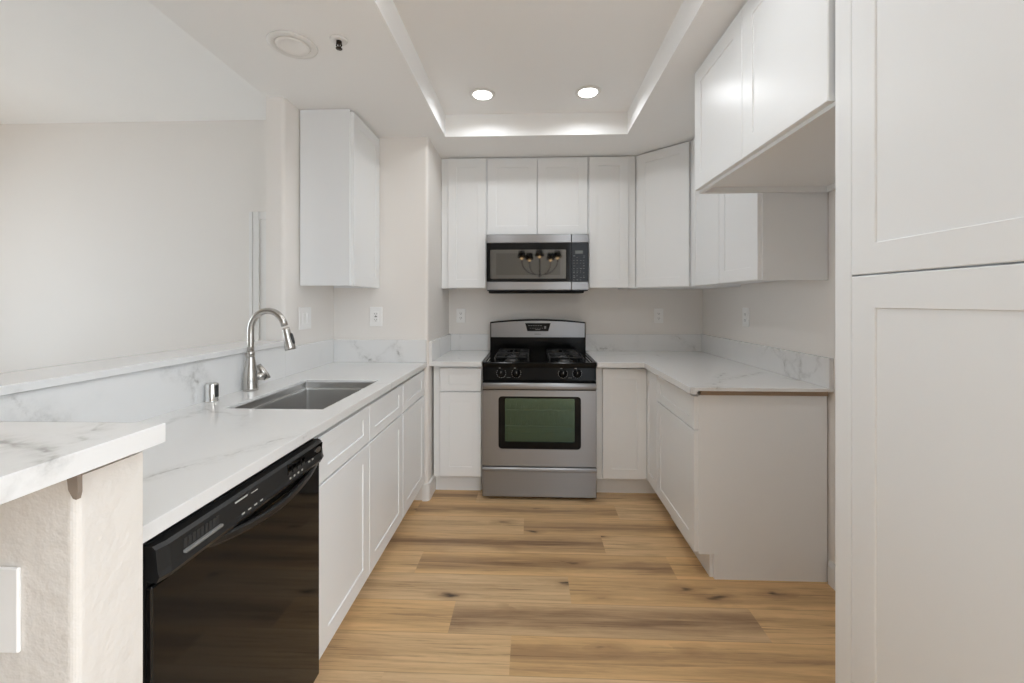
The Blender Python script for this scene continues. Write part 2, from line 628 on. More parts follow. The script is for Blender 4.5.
# ------------------------------------------------------------------ floor
def build_floor():
    bm = bmesh.new()
    uvl = bm.loops.layers.uv.new('plank_uv')
    cl = bm.loops.layers.float_color.new('plank')
    W, L = 0.18, 1.256
    known = {7: (-0.362, (0.75, 0.15)), 6: (0.534, (0.75, 0.25)), 5: (-0.042, (0.22, 0.80)), 4: (0.39, (0.90, 0.12)),
             3: (-0.564, (0.15, 0.80)), 2: (0.175, (0.18, 0.45)), 1: (-0.329, (0.25, 0.95)), 0: (-0.077, (0.20, 0.55))}
    hues = {2: (0.95, 0.15), 4: (0.4, 0.6), 5: (0.7, 0.3)}
    rng = random.Random(11)
    for j in range(-30, 12):
        y0, y1 = 1.47 + W * j, 1.47 + W * (j + 1)
        jx, tones = known.get(j, (rng.uniform(-0.6, 0.6), None))
        for k in range(-6, 4):
            x0, x1 = jx + L * k, jx + L * (k + 1)
            tone = rng.choice((0.15, 0.25, 0.35, 0.6, 0.85))
            hue = rng.random()
            if tones and k == -1: tone = tones[0]
            if tones and k == 0: tone = tones[1]
            if j in hues and k in (-1, 0): hue = hues[j][k + 1]
            vs = [bm.verts.new(q) for q in ((x0, y0, 0), (x1, y0, 0), (x1, y1, 0), (x0, y1, 0))]
            f = bm.faces.new(vs)
            sd = rng.random()
            for lp, q in zip(f.loops, ((0, 0), (1, 0), (1, 1), (0, 1))):
                lp[uvl].uv = (x0 + q[0] * L, q[1])
                lp[cl] = (tone, sd, hue, 1)
    me = bpy.data.meshes.new('floor')
    bm.to_mesh(me)
    bm.free()
    me.materials.append(M['planks'])
    o = bpy.data.objects.new('floor', me)
    COL.objects.link(o)
    o['kind'] = 'structure'


build_floor()

b = MB(); b.box(-5.3, -1.421, -2.6, 3.60, 0.0005, 0.012)  # hidden pale floor covering added to bounce light up the living room
struct('floor_living', b, M['bounce_floor'])

# ------------------------------------------------------------------ walls
b = MB(); b.box(BLOCK_X - 0.02, WALL_X + 0.14, WALL_Y, WALL_Y + 0.12, 0, 2.9)
struct('wall_back', b, M['wall'])
b = MB(); b.box(WALL_X, WALL_X + 0.12, 0.42, WALL_Y, 0, 2.9)
struct('wall_right', b, M['wall'])
# the wall left of the range niche and the end wall that carries the left wall cabinet: one L shaped wall
r = 0.02
b = MB(); b.prism([(-1.409, 3.60), (-1.409, STUB_Y)] + arc(STUB_X - r, STUB_Y + r, r, -90, 0) + [(STUB_X, 3.60)], 0, 3.22)
struct('wall_left', b, M['wall'])
b = MB(); b.prism([(STUB_X, BLOCK_Y)] + arc(BLOCK_X - r, BLOCK_Y + r, r, -90, 0) + [(BLOCK_X, WALL_Y), (BLOCK_X, 3.60), (STUB_X, 3.60)], 0, 2.93)
struct('wall_niche', b, M['wall'])
# far wall of the living room
b = MB(); b.box(-5.3, -1.409, 3.60, 3.72, 0, 3.0)
struct('wall_far', b, M['wall'])
# dining area behind the camera: walls up to the window sills
b = MB(); b.box(-5.3, 3.0, -2.72, -2.6, 0, 0.45); b.box(-5.3, 0.80, -2.72, -2.6, 0.45, 4.2)
struct('wall_rear', b, M['wall'])
b = MB(); b.box(3.0, 3.12, -2.6, 0.42, 0, 0.45)
struct('wall_dining', b, M['wall'])
b = MB(); b.box(-5.3, -0.61, -0.27, -0.15, 0, 3.8)  # unseen wall added to keep rear light off the half wall
struct('wall_light_block', b, M['taupe'])
b = MB(); b.box(-5.42, -5.3, -0.27, 3.60, 0, 0.7); b.box(-5.42, -5.3, -0.27, 3.60, 2.5, 3.8); b.box(-5.42, -5.3, -0.27, 0.2, 0.7, 2.5); b.box(-5.42, -5.3, 3.0, 3.60, 0.7, 2.5)
struct('wall_living', b, M['wall'])
# half wall under the bar with its return at the near end
r = 0.012
pts = [(-1.42, 0.585)] + arc(-0.66 - r, 0.585 + r, r, -90, 0) + [(-0.66, 0.69), (-1.333, 0.69), (-1.333, STUB_Y - 0.002), (-1.42, STUB_Y - 0.002)]
b = MB(); b.prism(pts, 0, 1.055)
struct('wall_peninsula', b, M['rough_wall'])

# ------------------------------------------------------------------ ceilings
TX0, TX1, TY0, TY1 = -0.565, 0.625, 0.75, 2.752
KY = 0.42     # the kitchen opens to the dining area here
EX0, EX1 = -1.409, -1.357     # left edge of the low ceiling at the stub wall / behind the camera
b = MB()
bm = b.bm
o4 = [(EX1, KY), (WALL_X, KY), (WALL_X, WALL_Y), (EX0, WALL_Y)]
i4 = [(TX0, TY0), (TX1, TY0), (TX1, TY1), (TX0, TY1)]
ov = [bm.verts.new((x, y, CEIL)) for x, y in o4]
iv = [bm.verts.new((x, y, CEIL)) for x, y in i4]
tv = [bm.verts.new((x, y, TRAY_Z)) for x, y in i4]
for i in range(4):
    j = (i + 1) % 4
    bm.faces.new([ov[j], ov[i], iv[i], iv[j]])
    bm.faces.new([iv[j], iv[i], tv[i], tv[j]])
bm.faces.new(tv)
struct('ceiling', b, M['ceil'])
# the living room ceiling is vaulted: it rises from the far wall towards the camera
VR = 0.22
VZ = lambda y: 2.91 + (3.60 - y) * VR
b = MB(); b.prism([(3.60, VZ(3.60)), (KY, VZ(KY)), (KY, VZ(KY) + 0.06), (3.60, VZ(3.60) + 0.06)], -5.3, -1.2, axis='x')
b.prism([(KY, VZ(KY)), (-2.6, VZ(-2.6)), (-2.6, VZ(-2.6) + 0.06), (KY, VZ(KY) + 0.06)], -5.3, 3.0, axis='x')
struct('ceiling_living', b, M['ceil'])
b = MB()
hv = [(EX1, KY), (EX1 + 0.02, KY), (EX0 + 0.02, STUB_Y), (EX0, STUB_Y)]
lo = [b.bm.verts.new((x, y, CEIL + 0.0005)) for x, y in hv]; hi = [b.bm.verts.new((x, y, VZ(y))) for x, y in hv]
b.bm.faces.new(lo); b.bm.faces.new(hi)
for i in range(4): b.bm.faces.new([lo[i], lo[(i + 1) % 4], hi[(i + 1) % 4], hi[i]])
bmesh.ops.recalc_face_normals(b.bm, faces=list(b.bm.faces))
b.box(EX1 + 0.02, WALL_X, KY, KY + 0.02, CEIL + 0.0005, VZ(KY) - 0.01)
struct('wall_header', b, M['ceil'])

# ------------------------------------------------------------------ baseboards and the living room door
def board_profile(y, t, h):
    return [(y, 0), (y - t, 0), (y - t, h - 0.02), (y - t + 0.005, h - 0.006), (y, h)]

b = MB()
t, h = 0.014, 0.109
b.prism([(BLOCK_X - 0.035, BLOCK_Y - t)] + arc(BLOCK_X - 0.012, BLOCK_Y + 0.012, 0.012 + t, -90, 0) +
        [(BLOCK_X + t, 2.905), (BLOCK_X, 2.905), (BLOCK_X, BLOCK_Y + 0.02), (BLOCK_X - 0.02, BLOCK_Y), (BLOCK_X - 0.035, BLOCK_Y)], 0, h)
struct('baseboard_left', b, M['trim'])
b = MB(); b.prism([(WALL_X, 0), (WALL_X - t, 0), (WALL_X - t, h - 0.02), (WALL_X - t + 0.006, h), (WALL_X, h)], 1.08, 2.005, axis='y')
struct('baseboard_right', b, M['trim'])

b = MB()
dx0, dx1, dz, dy = -2.375, -1.56, 2.03, 3.60
for (a0, a1, d) in ((-2.465, -2.435, 0.018), (-2.435, -2.39, 0.013), (-2.39, dx0, 0.02)):
    b.box(a0, a1, dy - d, dy - 0.001, 0, dz + 0.07, 0.002)
b.box(dx0, dx1, dy - 0.018, dy - 0.001, dz, dz + 0.07, 0.002)
b.box(dx1, dx1 + 0.09, dy - 0.018, dy - 0.001, 0, dz + 0.07, 0.002)
b.shaker(dx0, dx1, 0.01, dz, 0.008, 0.11, 0.13, 0.005, dy - 0.001)
struct('door_1', b, M['trim'])

# ------------------------------------------------------------------ cabinets
def rail_frame(b, w, z0, z1, cuts_x, cuts_z, y0=0.0, y1=0.019, s=0.022):
    b.box(0, s, y0, y1, z0, z1); b.box(w - s, w, y0, y1, z0, z1)
    b.box(s, w - s, y0, y1, z1 - s, z1); b.box(s, w - s, y0, y1, z0, z0 + s)
    for z in cuts_z: b.box(s, w - s, y0, y1, z - 0.018, z + 0.018)
    for x in cuts_x: b.box(x - 0.018, x + 0.018, y0, y1, z0 + s, z1 - s)


def base_cabinet(label, loc, rz, w, doors, drawers, depth=0.592, top=0.872, toe=0.118, split=0.702, low=0.127, high=0.862, filler=()):
    r = thing('base_cabinet', label, 'cabinet', loc, rz, 'base cabinets')
    b = MB()
    tb = 0.075
    prof = [(0.0192, toe), (tb, toe), (tb, 0), (depth, 0), (depth, top), (0.0192, top)]
    b.prism(prof, 0, 0.018, axis='x'); b.prism(prof, w - 0.018, w, axis='x')
    b.box(0.018, w - 0.018, 0.0195, depth - 0.0125, toe, toe + 0.018)
    b.box(0.018, w - 0.018, depth - 0.012, depth, toe + 0.018, top)
    rail_frame(b, w, toe, top, [d[0] for d in doors[1:]], [split] if drawers else [])
    b.build('carcass', M['cab_side'], r)
    b = MB(); b.box(min([0.018] + [q[0] for q in filler]), w - 0.018, tb - 0.016, tb - 0.0003, 0, toe); b.build('toe_kick', M['cab'], r)
    for (x0, x1) in doors:
        b = MB(); b.shaker(x0 + 0.0015, x1 - 0.0015, low, (split - 0.003) if drawers else high); b.build('door', M['cab'], r)
    for (x0, x1) in drawers:
        b = MB(); b.shaker(x0 + 0.0015, x1 - 0.0015, split + 0.004, high, stile=0.062, rail=0.045); b.build('drawer_front', M['cab'], r)
    for (x0, x1) in filler:
        b = MB(); b.box(x0, x1, 0.0, 0.019, toe, top); b.build('filler_strip', M['cab'], r)
    return r


LX = -0.718   # carcass front of the left run, its doors stand 20 mm proud
base_cabinet('wide white base cabinet under the sink with two doors and two false drawer fronts',
             (LX, 1.352, 0), PI / 2, 0.916, [(0.003, 0.440), (0.440, 0.913)], [(0.003, 0.440), (0.440, 0.913)], depth=0.60)
base_cabinet('white base cabinet of one drawer over one door between sink cabinet and wall corner',
             (LX, 2.270, 0), PI / 2, 0.462, [(0.003, 0.459)], [(0.003, 0.459)], depth=0.60, filler=[(0.462, 0.474)])
base_cabinet('narrow white base cabinet of one drawer over one door left of the range',
             (-0.625, 2.85, 0), 0, 0.296, [(0.004, 0.292)], [(0.004, 0.292)], filler=[(-0.040, 0.0)])
base_cabinet('white base cabinet with drawer and door ending in a plain side panel, right run',
             (0.792, 2.610, 0), -PI / 2, 0.592, [(0.003, 0.589)], [(0.003, 0.589)], depth=0.592)

# corner cabinet with two doors that meet in the inner corner
r = thing('corner_base_cabinet', 'white corner base cabinet right of the range, two narrow doors meeting in the inner corner', 'cabinet', (0.45, 2.85, 0), 0, 'base cabinets')
b = MB()
fx = 0.792 - 0.45
Lp = [(0, 0), (fx, 0), (fx, -0.238), (0.940, -0.238), (0.940, 0.605), (0, 0.605)]
b.prism(Lp, 0.118, 0.872)
b.build('carcass', M['cab_side'], r)
b = MB()
b.box(-0.012, fx + 0.075, 0.06, 0.076, 0, 0.118)
b.box(fx + 0.075, fx + 0.091, -0.238, 0.06, 0, 0.118)
b.build('toe_kick', M['cab'], r)
b = MB(); b.shaker(0.028, fx - 0.022, 0.127, 0.862, stile=0.062); b.build('door', M['cab'], r)
b = MB(); b.shaker(0.003, 0.237, 0.127, 0.862, stile=0.055)
b.build('door', M['cab'], r, (fx, 0.0, 0), (0, 0, -PI / 2))
b = MB(); b.box(-0.012, 0.026, -0.006, -0.0003, 0.118, 0.872); b.build('filler_strip', M['cab'], r)


def wall_cabinet(label, loc, rz, w, depth, z0, z1, doors, dz0, dz1, stile=0.064, filler=(), name='wall_cabinet', cat='cabinet'):
    r = thing(name, label, cat, loc, rz, 'wall cabinets')
    b = MB()
    t = 0.018
    b.box(0, t, 0.0192, depth, 0, z1 - z0); b.box(w - t, w, 0.0192, depth, 0, z1 - z0)
    b.box(t, w - t, 0.0195, depth, 0.014, 0.014 + t); b.box(t, w - t, 0.0195, depth, z1 - z0 - t, z1 - z0)
    b.box(t, w - t, depth - 0.012, depth, 0.032, z1 - z0 - t)
    rail_frame(b, w, 0.001, z1 - z0 - 0.001, [d[0] for d in doors[1:]], [], 0.0, 0.019, 0.03)
    b.build('carcass', M['cab_side'], r)
    for (x0, x1) in doors:
        b = MB(); b.shaker(x0 + 0.0015, x1 - 0.0015, dz0 - z0, dz1 - z0, stile=stile, rail=stile); b.build('door', M['cab'], r)
    for (x0, x1) in filler:
        b = MB(); b.box(x0, x1, 0.0, 0.02, 0, z1 - z0); b.build('filler_strip', M['cab'], r)
    return r


UT = CEIL - 0.004
wall_cabinet('white wall cabinet with one door on the left wall above the sink counter',
             (-1.020, 2.325, 1.403), PI / 2, 0.421, 0.283, 1.403, UT, [(0.012, 0.417)], 1.400, 2.385)
wall_cabinet('tall narrow white wall cabinet left of the microwave',
             (-0.640, 3.158, UP_Z), 0, 0.308, 0.298, UP_Z, UT, [(0.014, 0.304)], UP_Z + 0.003, 2.388, filler=[(-0.037, 0.0)])
wall_cabinet('short white wall cabinet with two doors directly above the microwave',
             (-0.331, 3.158, 1.812), 0, 0.754, 0.298, 1.812, UT, [(0.004, 0.376), (0.379, 0.750)], 1.814, 2.380)
wall_cabinet('tall narrow white wall cabinet right of the microwave',
             (0.425, 3.158, UP_Z), 0, 0.302, 0.298, UP_Z, UT, [(0.006, 0.297)], UP_Z + 0.003, 2.388, filler=[(0.302, 0.352)])
wall_cabinet('white wall cabinet with two doors on the right wall beyond the fridge space',
             (1.090, 2.852, UP_Z), -PI / 2, 0.832, 0.298, UP_Z, UT, [(0.002, 0.415), (0.418, 0.826)], UP_Z + 0.002, 2.388)

# diagonal corner wall cabinet
r = thing('corner_wall_cabinet', 'white diagonal corner wall cabinet between the back and right walls', 'cabinet', (0.782, 3.158, UP_Z), 0, 'wall cabinets')
dxc, dyc = 1.090 - 0.782, 2.857 - 3.158
b = MB(); b.prism([(0, 0), (dxc, dyc), (0.608, dyc), (0.608, 0.298), (0, 0.298)], 0, UT - UP_Z)
b.build('carcass', M['cab_side'], r)
ln = math.hypot(dxc, dyc)
b = MB(); b.shaker(0.018, ln - 0.024, 0.003, 2.388 - UP_Z, stile=0.064)
b.build('door', M['cab'], r, (0, 0, 0), (0, 0, math.atan2(dyc, dxc)))

# deep cabinet above the fridge space
FX = 0.790
FZ = 1.820
r = thing('fridge_cabinet', 'deep white two-door cabinet high above the empty fridge space', 'cabinet', (FX, 2.012, FZ), -PI / 2, 'wall cabinets')
b = MB()
w, dep, hh = 0.936, 0.592, UT - FZ
b.box(0, 0.018, 0.0192, dep, 0, hh); b.box(w - 0.018, w, 0.0192, dep, 0, hh)
b.box(0.018, w - 0.018, 0.019, dep - 0.016, 0.026, 0.042)
b.box(0.018, w - 0.018, dep - 0.016, dep, 0, hh)
b.box(0.018, w - 0.018, 0.019, dep - 0.016, hh - 0.016, hh)
rail_frame(b, w, 0.0, hh, [0.455], [], 0.0, 0.019, 0.03)
b.build('carcass', M['cab_side'], r)
for (x0, x1) in ((0.003, 0.446), (0.449, 0.892)):
    b = MB(); b.shaker(x0, x1, 0.012, 2.385 - FZ, stile=0.068, rail=0.068); b.build('door', M['cab'], r)

# tall pantry at the right edge
r = thing('pantry_cabinet', 'tall white pantry cabinet with two stacked doors filling the right edge', 'cabinet', (FX, 1.068, 0), -PI / 2)
b = MB()
b.box(0, 0.61, 0.0, 0.594, 0.118, UT); b.box(0, 0.61, 0.075, 0.594, 0, 0.118)
b.build('carcass', M['cab_side'], r)
b = MB(); b.box(-0.024, 0.030, -0.022, -0.0005, 0.0, UT, 0.0015); b.build('filler_strip', M['cab'], r)
b = MB(); b.shaker(0.0305, 0.595, 1.374, 2.388, stile=0.068, rail=0.068, t=0.022); b.build('door', M['cab'], r)
b = MB(); b.shaker(0.0305, 0.595, 0.127, 1.3705, stile=0.068, rail=0.073, t=0.022); b.build('door', M['cab'], r)

# ------------------------------------------------------------------ countertops
SX0, SX1, SY0, SY1 = -1.150, -0.772, 1.530, 2.108    # cut-out for the sink
LFX = -0.687                                          # front edge of the left counter
SPX = STUB_X                                          # face behind the splash


def slab_hole(b, x0, x1, y0, y1, z0, z1, h):
    bm = b.bm
    hx0, hx1, hy0, hy1 = h
    O = [(x0, y0), (x1, y0), (x1, y1), (x0, y1)]
    I = [(hx0, hy0), (hx1, hy0), (hx1, hy1), (hx0, hy1)]
    V = {}
    for nm, q in (('O', O), ('I', I)):
        for z in (0, 1):
            V[nm, z] = [bm.verts.new((x, y, (z0, z1)[z])) for x, y in q]
    for i in range(4):
        j = (i + 1) % 4
        bm.faces.new([V['O', 1][i], V['O', 1][j], V['I', 1][j], V['I', 1][i]])
        bm.faces.new([V['O', 0][j], V['O', 0][i], V['I', 0][i], V['I', 0][j]])
        bm.faces.new([V['O', 0][i], V['O', 0][j], V['O', 1][j], V['O', 1][i]])
        bm.faces.new([V['I', 0][j], V['I', 0][i], V['I', 1][i], V['I', 1][j]])


def ease_top(b, ztop, off=0.0015):
    """small bevel on the upper outer edges only"""
    bmesh.ops.remove_doubles(b.bm, verts=b.bm.verts, dist=1e-5)
    ed = [e for e in b.bm.edges if len(e.link_faces) == 2 and e.calc_face_angle(0) > 0.5 and all(abs(v.co.z - ztop) < 1e-5 for v in e.verts)]
    bmesh.ops.bevel(b.bm, geom=ed, offset=off, segments=2, profile=0.5, affect='EDGES')


ST = 0.012        # slab thickness behind the thicker front edge
SPT = 1.066       # top of the short splashes on the left
r = thing('countertop', 'long white veined quartz countertop with the sink and faucet in it', 'countertop', (0, 0, 0), 0, 'quartz countertops')
b = MB(); slab_hole(b, SPX, LFX, 0.692, BLOCK_Y, CT_Z - ST, CT_Z, (SX0, SX1, SY0, SY1)); ease_top(b, CT_Z)
b.box(LFX - 0.022, LFX, 0.692, BLOCK_Y, CT_B, CT_Z - ST)
b.build('slab', M['quartz'], r)
b = MB(); b.box(SPX - 0.020, SPX + 0.010, 0.692, STUB_Y - 0.003, CT_Z + 0.0003, 1.079); 
b.build('backsplash', M['quartz'], r)
b = MB(); b.box(SPX + 0.0003, SPX + 0.010, STUB_Y - 0.002, BLOCK_Y - 0.021, CT_Z + 0.0003, SPT, 0.001); b.build('backsplash', M['quartz'], r)
b = MB(); b.box(SPX + 0.0003, BLOCK_X - 0.010, BLOCK_Y - 0.020, BLOCK_Y - 0.0003, CT_Z + 0.0003, SPT - 0.006, 0.001); b.build('backsplash', M['quartz'], r)

BCY = 2.780   # front edge of the counter along the back wall
r = thing('countertop', 'small white quartz countertop between the wall corner and the range', 'countertop', (0, 0, 0), 0, 'quartz countertops')
b = MB(); b.box(BLOCK_X, -0.329, BCY, WALL_Y, CT_Z - ST, CT_Z); ease_top(b, CT_Z)
b.box(BLOCK_X, -0.329, BCY, BCY + 0.022, CT_B, CT_Z - ST)
b.build('slab', M['quartz'], r)
b = MB(); b.box(BLOCK_X + 0.020, -0.329, WALL_Y - 0.020, WALL_Y - 0.0003, CT_Z + 0.0003, 1.046, 0.001); b.build('backsplash', M['quartz'], r)
b = MB(); b.box(BLOCK_X + 0.0003, BLOCK_X + 0.020, BCY + 0.0, WALL_Y - 0.0003, CT_Z + 0.0003, 1.046, 0.001); b.build('backsplash', M['quartz'], r)

RFX = 0.742   # front edge of the right run
REY = 1.985   # its near end
r = thing('countertop', 'white veined quartz countertop turning the corner right of the range', 'countertop', (0, 0, 0), 0, 'quartz countertops')
b = MB()
Lc = [(0.436, BCY), (RFX, BCY), (RFX, REY), (WALL_X, REY), (WALL_X, WALL_Y), (0.436, WALL_Y)]
b.prism(Lc, CT_Z - 0.016, CT_Z); ease_top(b, CT_Z)
b.prism([(0.436, BCY), (RFX, BCY), (RFX, REY), (RFX + 0.032, REY), (RFX + 0.032, BCY + 0.022), (0.436, BCY + 0.022)], CT_B - 0.002, CT_Z - 0.016)
b.build('slab', M['quartz'], r)
b = MB(); b.box(0.436, WALL_X - 0.020, WALL_Y - 0.020, WALL_Y - 0.0003, CT_Z + 0.0003, 1.048, 0.001); b.build('backsplash', M['quartz'], r)
b = MB(); b.box(WALL_X - 0.020, WALL_X - 0.0003, REY + 0.002, WALL_Y - 0.0003, CT_Z + 0.0003, 1.050, 0.001); b.build('backsplash', M['quartz'], r)
b = MB(); b.box(0.800, WALL_X - 0.012, 2.006, 2.024, 0.8725, CT_Z - 0.0165)
tag(b.build('plywood_strip', M['ply'], r), 'raw brown plywood strip under the slab')

# raised bar top, L shaped, with the near end over the half wall
r = thing('bar_top', 'raised white quartz bar top on the half wall with a thick near end', 'bar top', (0, 0, 0), 0, 'quartz countertops')
b = MB()
NBX, NBY = -0.620, 0.690
b.prism([(-1.525, 0.34), (NBX, 0.34), (NBX, NBY), (-1.525, NBY)], 1.073, 1.105)
b.prism([(-1.525, NBY), (-1.289, NBY), (-1.289, STUB_Y - 0.003), (-1.525, STUB_Y - 0.003)], 1.082, 1.105)
ease_top(b, 1.105)
b.build('slab', M['quartz'], r)
b = MB(); b.box(-1.41, -0.672, 0.60, 0.680, 1.0555, 1.0725)
b.box(-1.41, -1.345, 0.695, STUB_Y - 0.01, 1.0555, 1.0815)
tag(b.build('support_strip', M['crack'], r), 'dark gap packed under the slab')

# splinter of torn paper and wood at the head of the half wall
b = MB()
b.prism([(-0.667, 1.066), (-0.650, 1.066), (-0.6495, 1.036), (-0.652, 1.026), (-0.657, 1.028), (-0.664, 1.040)], 0.578, 0.5845, axis='y')
tag(b.build('wood_shim', M['wood_shim']), 'small bare wood shim under the near corner of the bar top', 'shim')

# ------------------------------------------------------------------ sink
r = thing('sink', 'undermount stainless steel sink basin in the left countertop', 'sink', ((SX0 + SX1) / 2, (SY0 + SY1) / 2, 0))
b = MB()
hx, hy = (SX1 - SX0) / 2 + 0.006, (SY1 - SY0) / 2 + 0.006
zt = CT_Z - ST - 0.0005
def ringv(bm, ax, ay, z, rr, n=5):
    out = []
    for (sx, sy, a0) in ((1, 1, 0), (-1, 1, 90), (-1, -1, 180), (1, -1, 270)):
        for i in range(n):
            a = math.radians(a0 + 90 * i / (n - 1))
            out.append(bm.verts.new((sx * (ax - rr) + rr * math.cos(a), sy * (ay - rr) + rr * math.sin(a), z)))
    return out
prof = [(0.030, zt, 0.012), (0.0, zt, 0.012), (0.0, zt - 0.030, 0.012), (-0.012, zt - 0.031, 0.012), (-0.013, zt - 0.036, 0.012),
        (-0.016, 0.700, 0.014), (-0.020, 0.690, 0.016), (-0.030, 0.684, 0.02), (-0.11, 0.680, 0.03)]
R = [ringv(b.bm, hx + o, hy + o, z, rr) for o, z, rr in prof]
for A, B in zip(R, R[1:]):
    for i in range(len(A)):
        f = b.bm.faces.new([A[i], A[(i + 1) % len(A)], B[(i + 1) % len(A)], B[i]])
b.bm.faces.new(R[-1])
b.build('basin', M['sink'], r)
b = MB(); b.lathe([(0.0, 0.003), (0.020, 0.003), (0.024, 0.0055), (0.042, 0.0065), (0.045, 0.001), (0.0, 0.001)], (0, 0, 0.6795))
b.build('drain', M['chrome'], r)

# ------------------------------------------------------------------ faucet
fxp, fyp = -1.265, 1.85
r = thing('faucet', 'brushed nickel gooseneck pull-down faucet standing behind the sink', 'faucet', (fxp, fyp, CT_Z + 0.0005))
b = MB()
b.lathe([(0.031, 0), (0.031, 0.010), (0.030, 0.014), (0.030, 0.045), (0.0275, 0.085), (0.021, 0.118), (0.0175, 0.145), (0.0165, 0.160), (0.0, 0.160)], seg=28)
b.build('body', M['nickel'], r)
b = MB()
path = [(0, 0, 0.155), (0, 0, 0.20), (0, 0, 0.255)]
ra = 0.080
for i in range(1, 15):
    a = PI - i / 14 * math.radians(166)
    path.append((ra + ra * math.cos(a), 0, 0.268 + ra * 1.12 * math.sin(a)))
b.tube(path, 0.0142, 16)
b.lathe([(0.0175, 0), (0.0175, 0.022), (0.0145, 0.026), (0.0, 0.026)], (0, 0, 0.150))
b.build('neck', M['nickel'], r)
path.append(tuple(Vector(path[-1]) + (Vector(path[-1]) - Vector(path[-2])).normalized() * 0.016))
e = Vector(path[-1]); d = (Vector(path[-1]) - Vector(path[-2])).normalized()
hd = Vector((d.x * 0.75, 0, d.z)).normalized()
b = MB()
b.tube([e - hd * 0.006, e + hd * 0.004, e + hd * 0.03, e + hd * 0.085, e + hd * 0.095], [0.0155, 0.0165, 0.0175, 0.0235, 0.0225], 20)
head = b.build('spray_head', M['nickel'], r)
b = MB()
side = Vector((-hd.z, 0, hd.x))
if side.x < 0: side = -side
q = e + hd * 0.048 + side * 0.0185
b.tube([q - hd * 0.026, q - hd * 0.02, q, q + hd * 0.02, q + hd * 0.026], [0.004, 0.007, 0.008, 0.008, 0.004], 10)
tag(b.build('spray_button', M['rubber'], head), 'black spray button')
b = MB()
h0 = Vector((0.012, 0.020, 0.060)); h1 = Vector((0.034, 0.052, 0.054))
b.cyl(h0, h1, 0.017, 0.0175, 20)
lv0 = h1 + Vector((0.004, 0.004, -0.008))
b.tube([lv0 + Vector((0.004, 0.0, -0.006)), lv0 + Vector((-0.004, -0.001, 0.010)), lv0 + Vector((-0.018, -0.004, 0.034)), lv0 + Vector((-0.034, -0.008, 0.060))], [0.0150, 0.0155, 0.0125, 0.0105], 14)
b.build('handle', M['nickel'], r)

# ------------------------------------------------------------------ air gap on the counter
r = thing('air_gap', 'small chrome dishwasher air gap with a dark slot beside the faucet', 'air gap', (-1.277, 1.635, CT_Z + 0.0005))
b = MB(); b.lathe([(0.025, 0), (0.025, 0.004), (0.0225, 0.006), (0.0225, 0.068), (0.020, 0.073), (0.0, 0.074)], seg=28); b.build('cap', M['chrome'], r)
b = MB()
for a in (8, 24, 40):
    t = math.radians(a)
b.prism([(0.0231 * math.cos(math.radians(q)), 0.0231 * math.sin(math.radians(q))) for q in range(-26, 30, 8)] + [(0.018, 0)], 0.018, 0.066)
tag(b.build('slot', M['slot'], r), 'dark vent slot')

# ------------------------------------------------------------------ dishwasher
DY0, DY1 = 0.735, 1.338
r = thing('dishwasher', 'glossy black built-in dishwasher under the left countertop', 'dishwasher', (-0.70, DY0, 0), PI / 2)
W = DY1 - DY0
b = MB(); b.box(0.004, W - 0.004, 0.0, 0.57, 0.10, 0.868); b.build('tub', M['dwplastic'], r)
b = MB(); b.box(0.004, W - 0.004, 0.03, 0.045, 0.0, 0.10); b.build('toe_kick', M['dwplastic'], r)
b = MB()
b.box(0.0, W, -0.014, -0.0005, 0.105, 0.792, 0.003)
b.build('door', M['dwdoor'], r)
# control panel whose lower edge arches up over a finger pocket
b = MB()
n = 28
bm = b.bm
def low(u):
    return 0.800
cols = []
for i in range(n + 1):
    u = i / n
    x = u * W
    zl = low(u)
    bul = 0.0
    ed = 0.006 if i in (0, n) else 0.0
    cols.append([bm.verts.new(q) for q in ((x, -0.0005, 0.866), (x, -0.020 + ed, 0.866), (x, -0.027 - bul * 0.4 + ed, 0.860),
                                           (x, -0.031 - bul * 0.6 + ed, zl + 0.020), (x, -0.034 - bul * 0.7 + ed, zl + 0.010), (x, -0.028 - bul * 0.6 + ed, zl), (x, -0.0005, zl + 0.004))])
for A, B in zip(cols, cols[1:]):
    for k in range(6):
        bm.faces.new([A[k], B[k], B[k + 1], A[k + 1]])
bm.faces.new(cols[0]); bm.faces.new(list(reversed(cols[-1])))
bmesh.ops.recalc_face_normals(bm, faces=list(bm.faces))
cp = b.build('control_panel', M['dwplastic'], r)
# bowed finger lip below the panel
b = MB()
secs = []
for i in range(25):
    u = 0.20 + 0.79 * i / 24
    k = math.sin(PI * i / 24) ** 0.75
    y, z = -0.012 - 0.030 * k, 0.803 - 0.026 * k
    secs.append([b.bm.verts.new((u * W, y + dy_, z + dz_)) for dy_, dz_ in ((0.010, 0.006), (0.001, 0.008), (-0.003, 0.003), (-0.002, -0.008), (0.004, -0.014), (0.012, -0.014))])
for A, B in zip(secs, secs[1:]):
    for k in range(6):
        b.bm.faces.new([A[k], B[k], B[(k + 1) % 6], A[(k + 1) % 6]])
b.bm.faces.new(secs[0]); b.bm.faces.new(list(reversed(secs[-1])))
bmesh.ops.recalc_face_normals(b.bm, faces=list(b.bm.faces))
b.build('handle', M['dwplastic'], r)
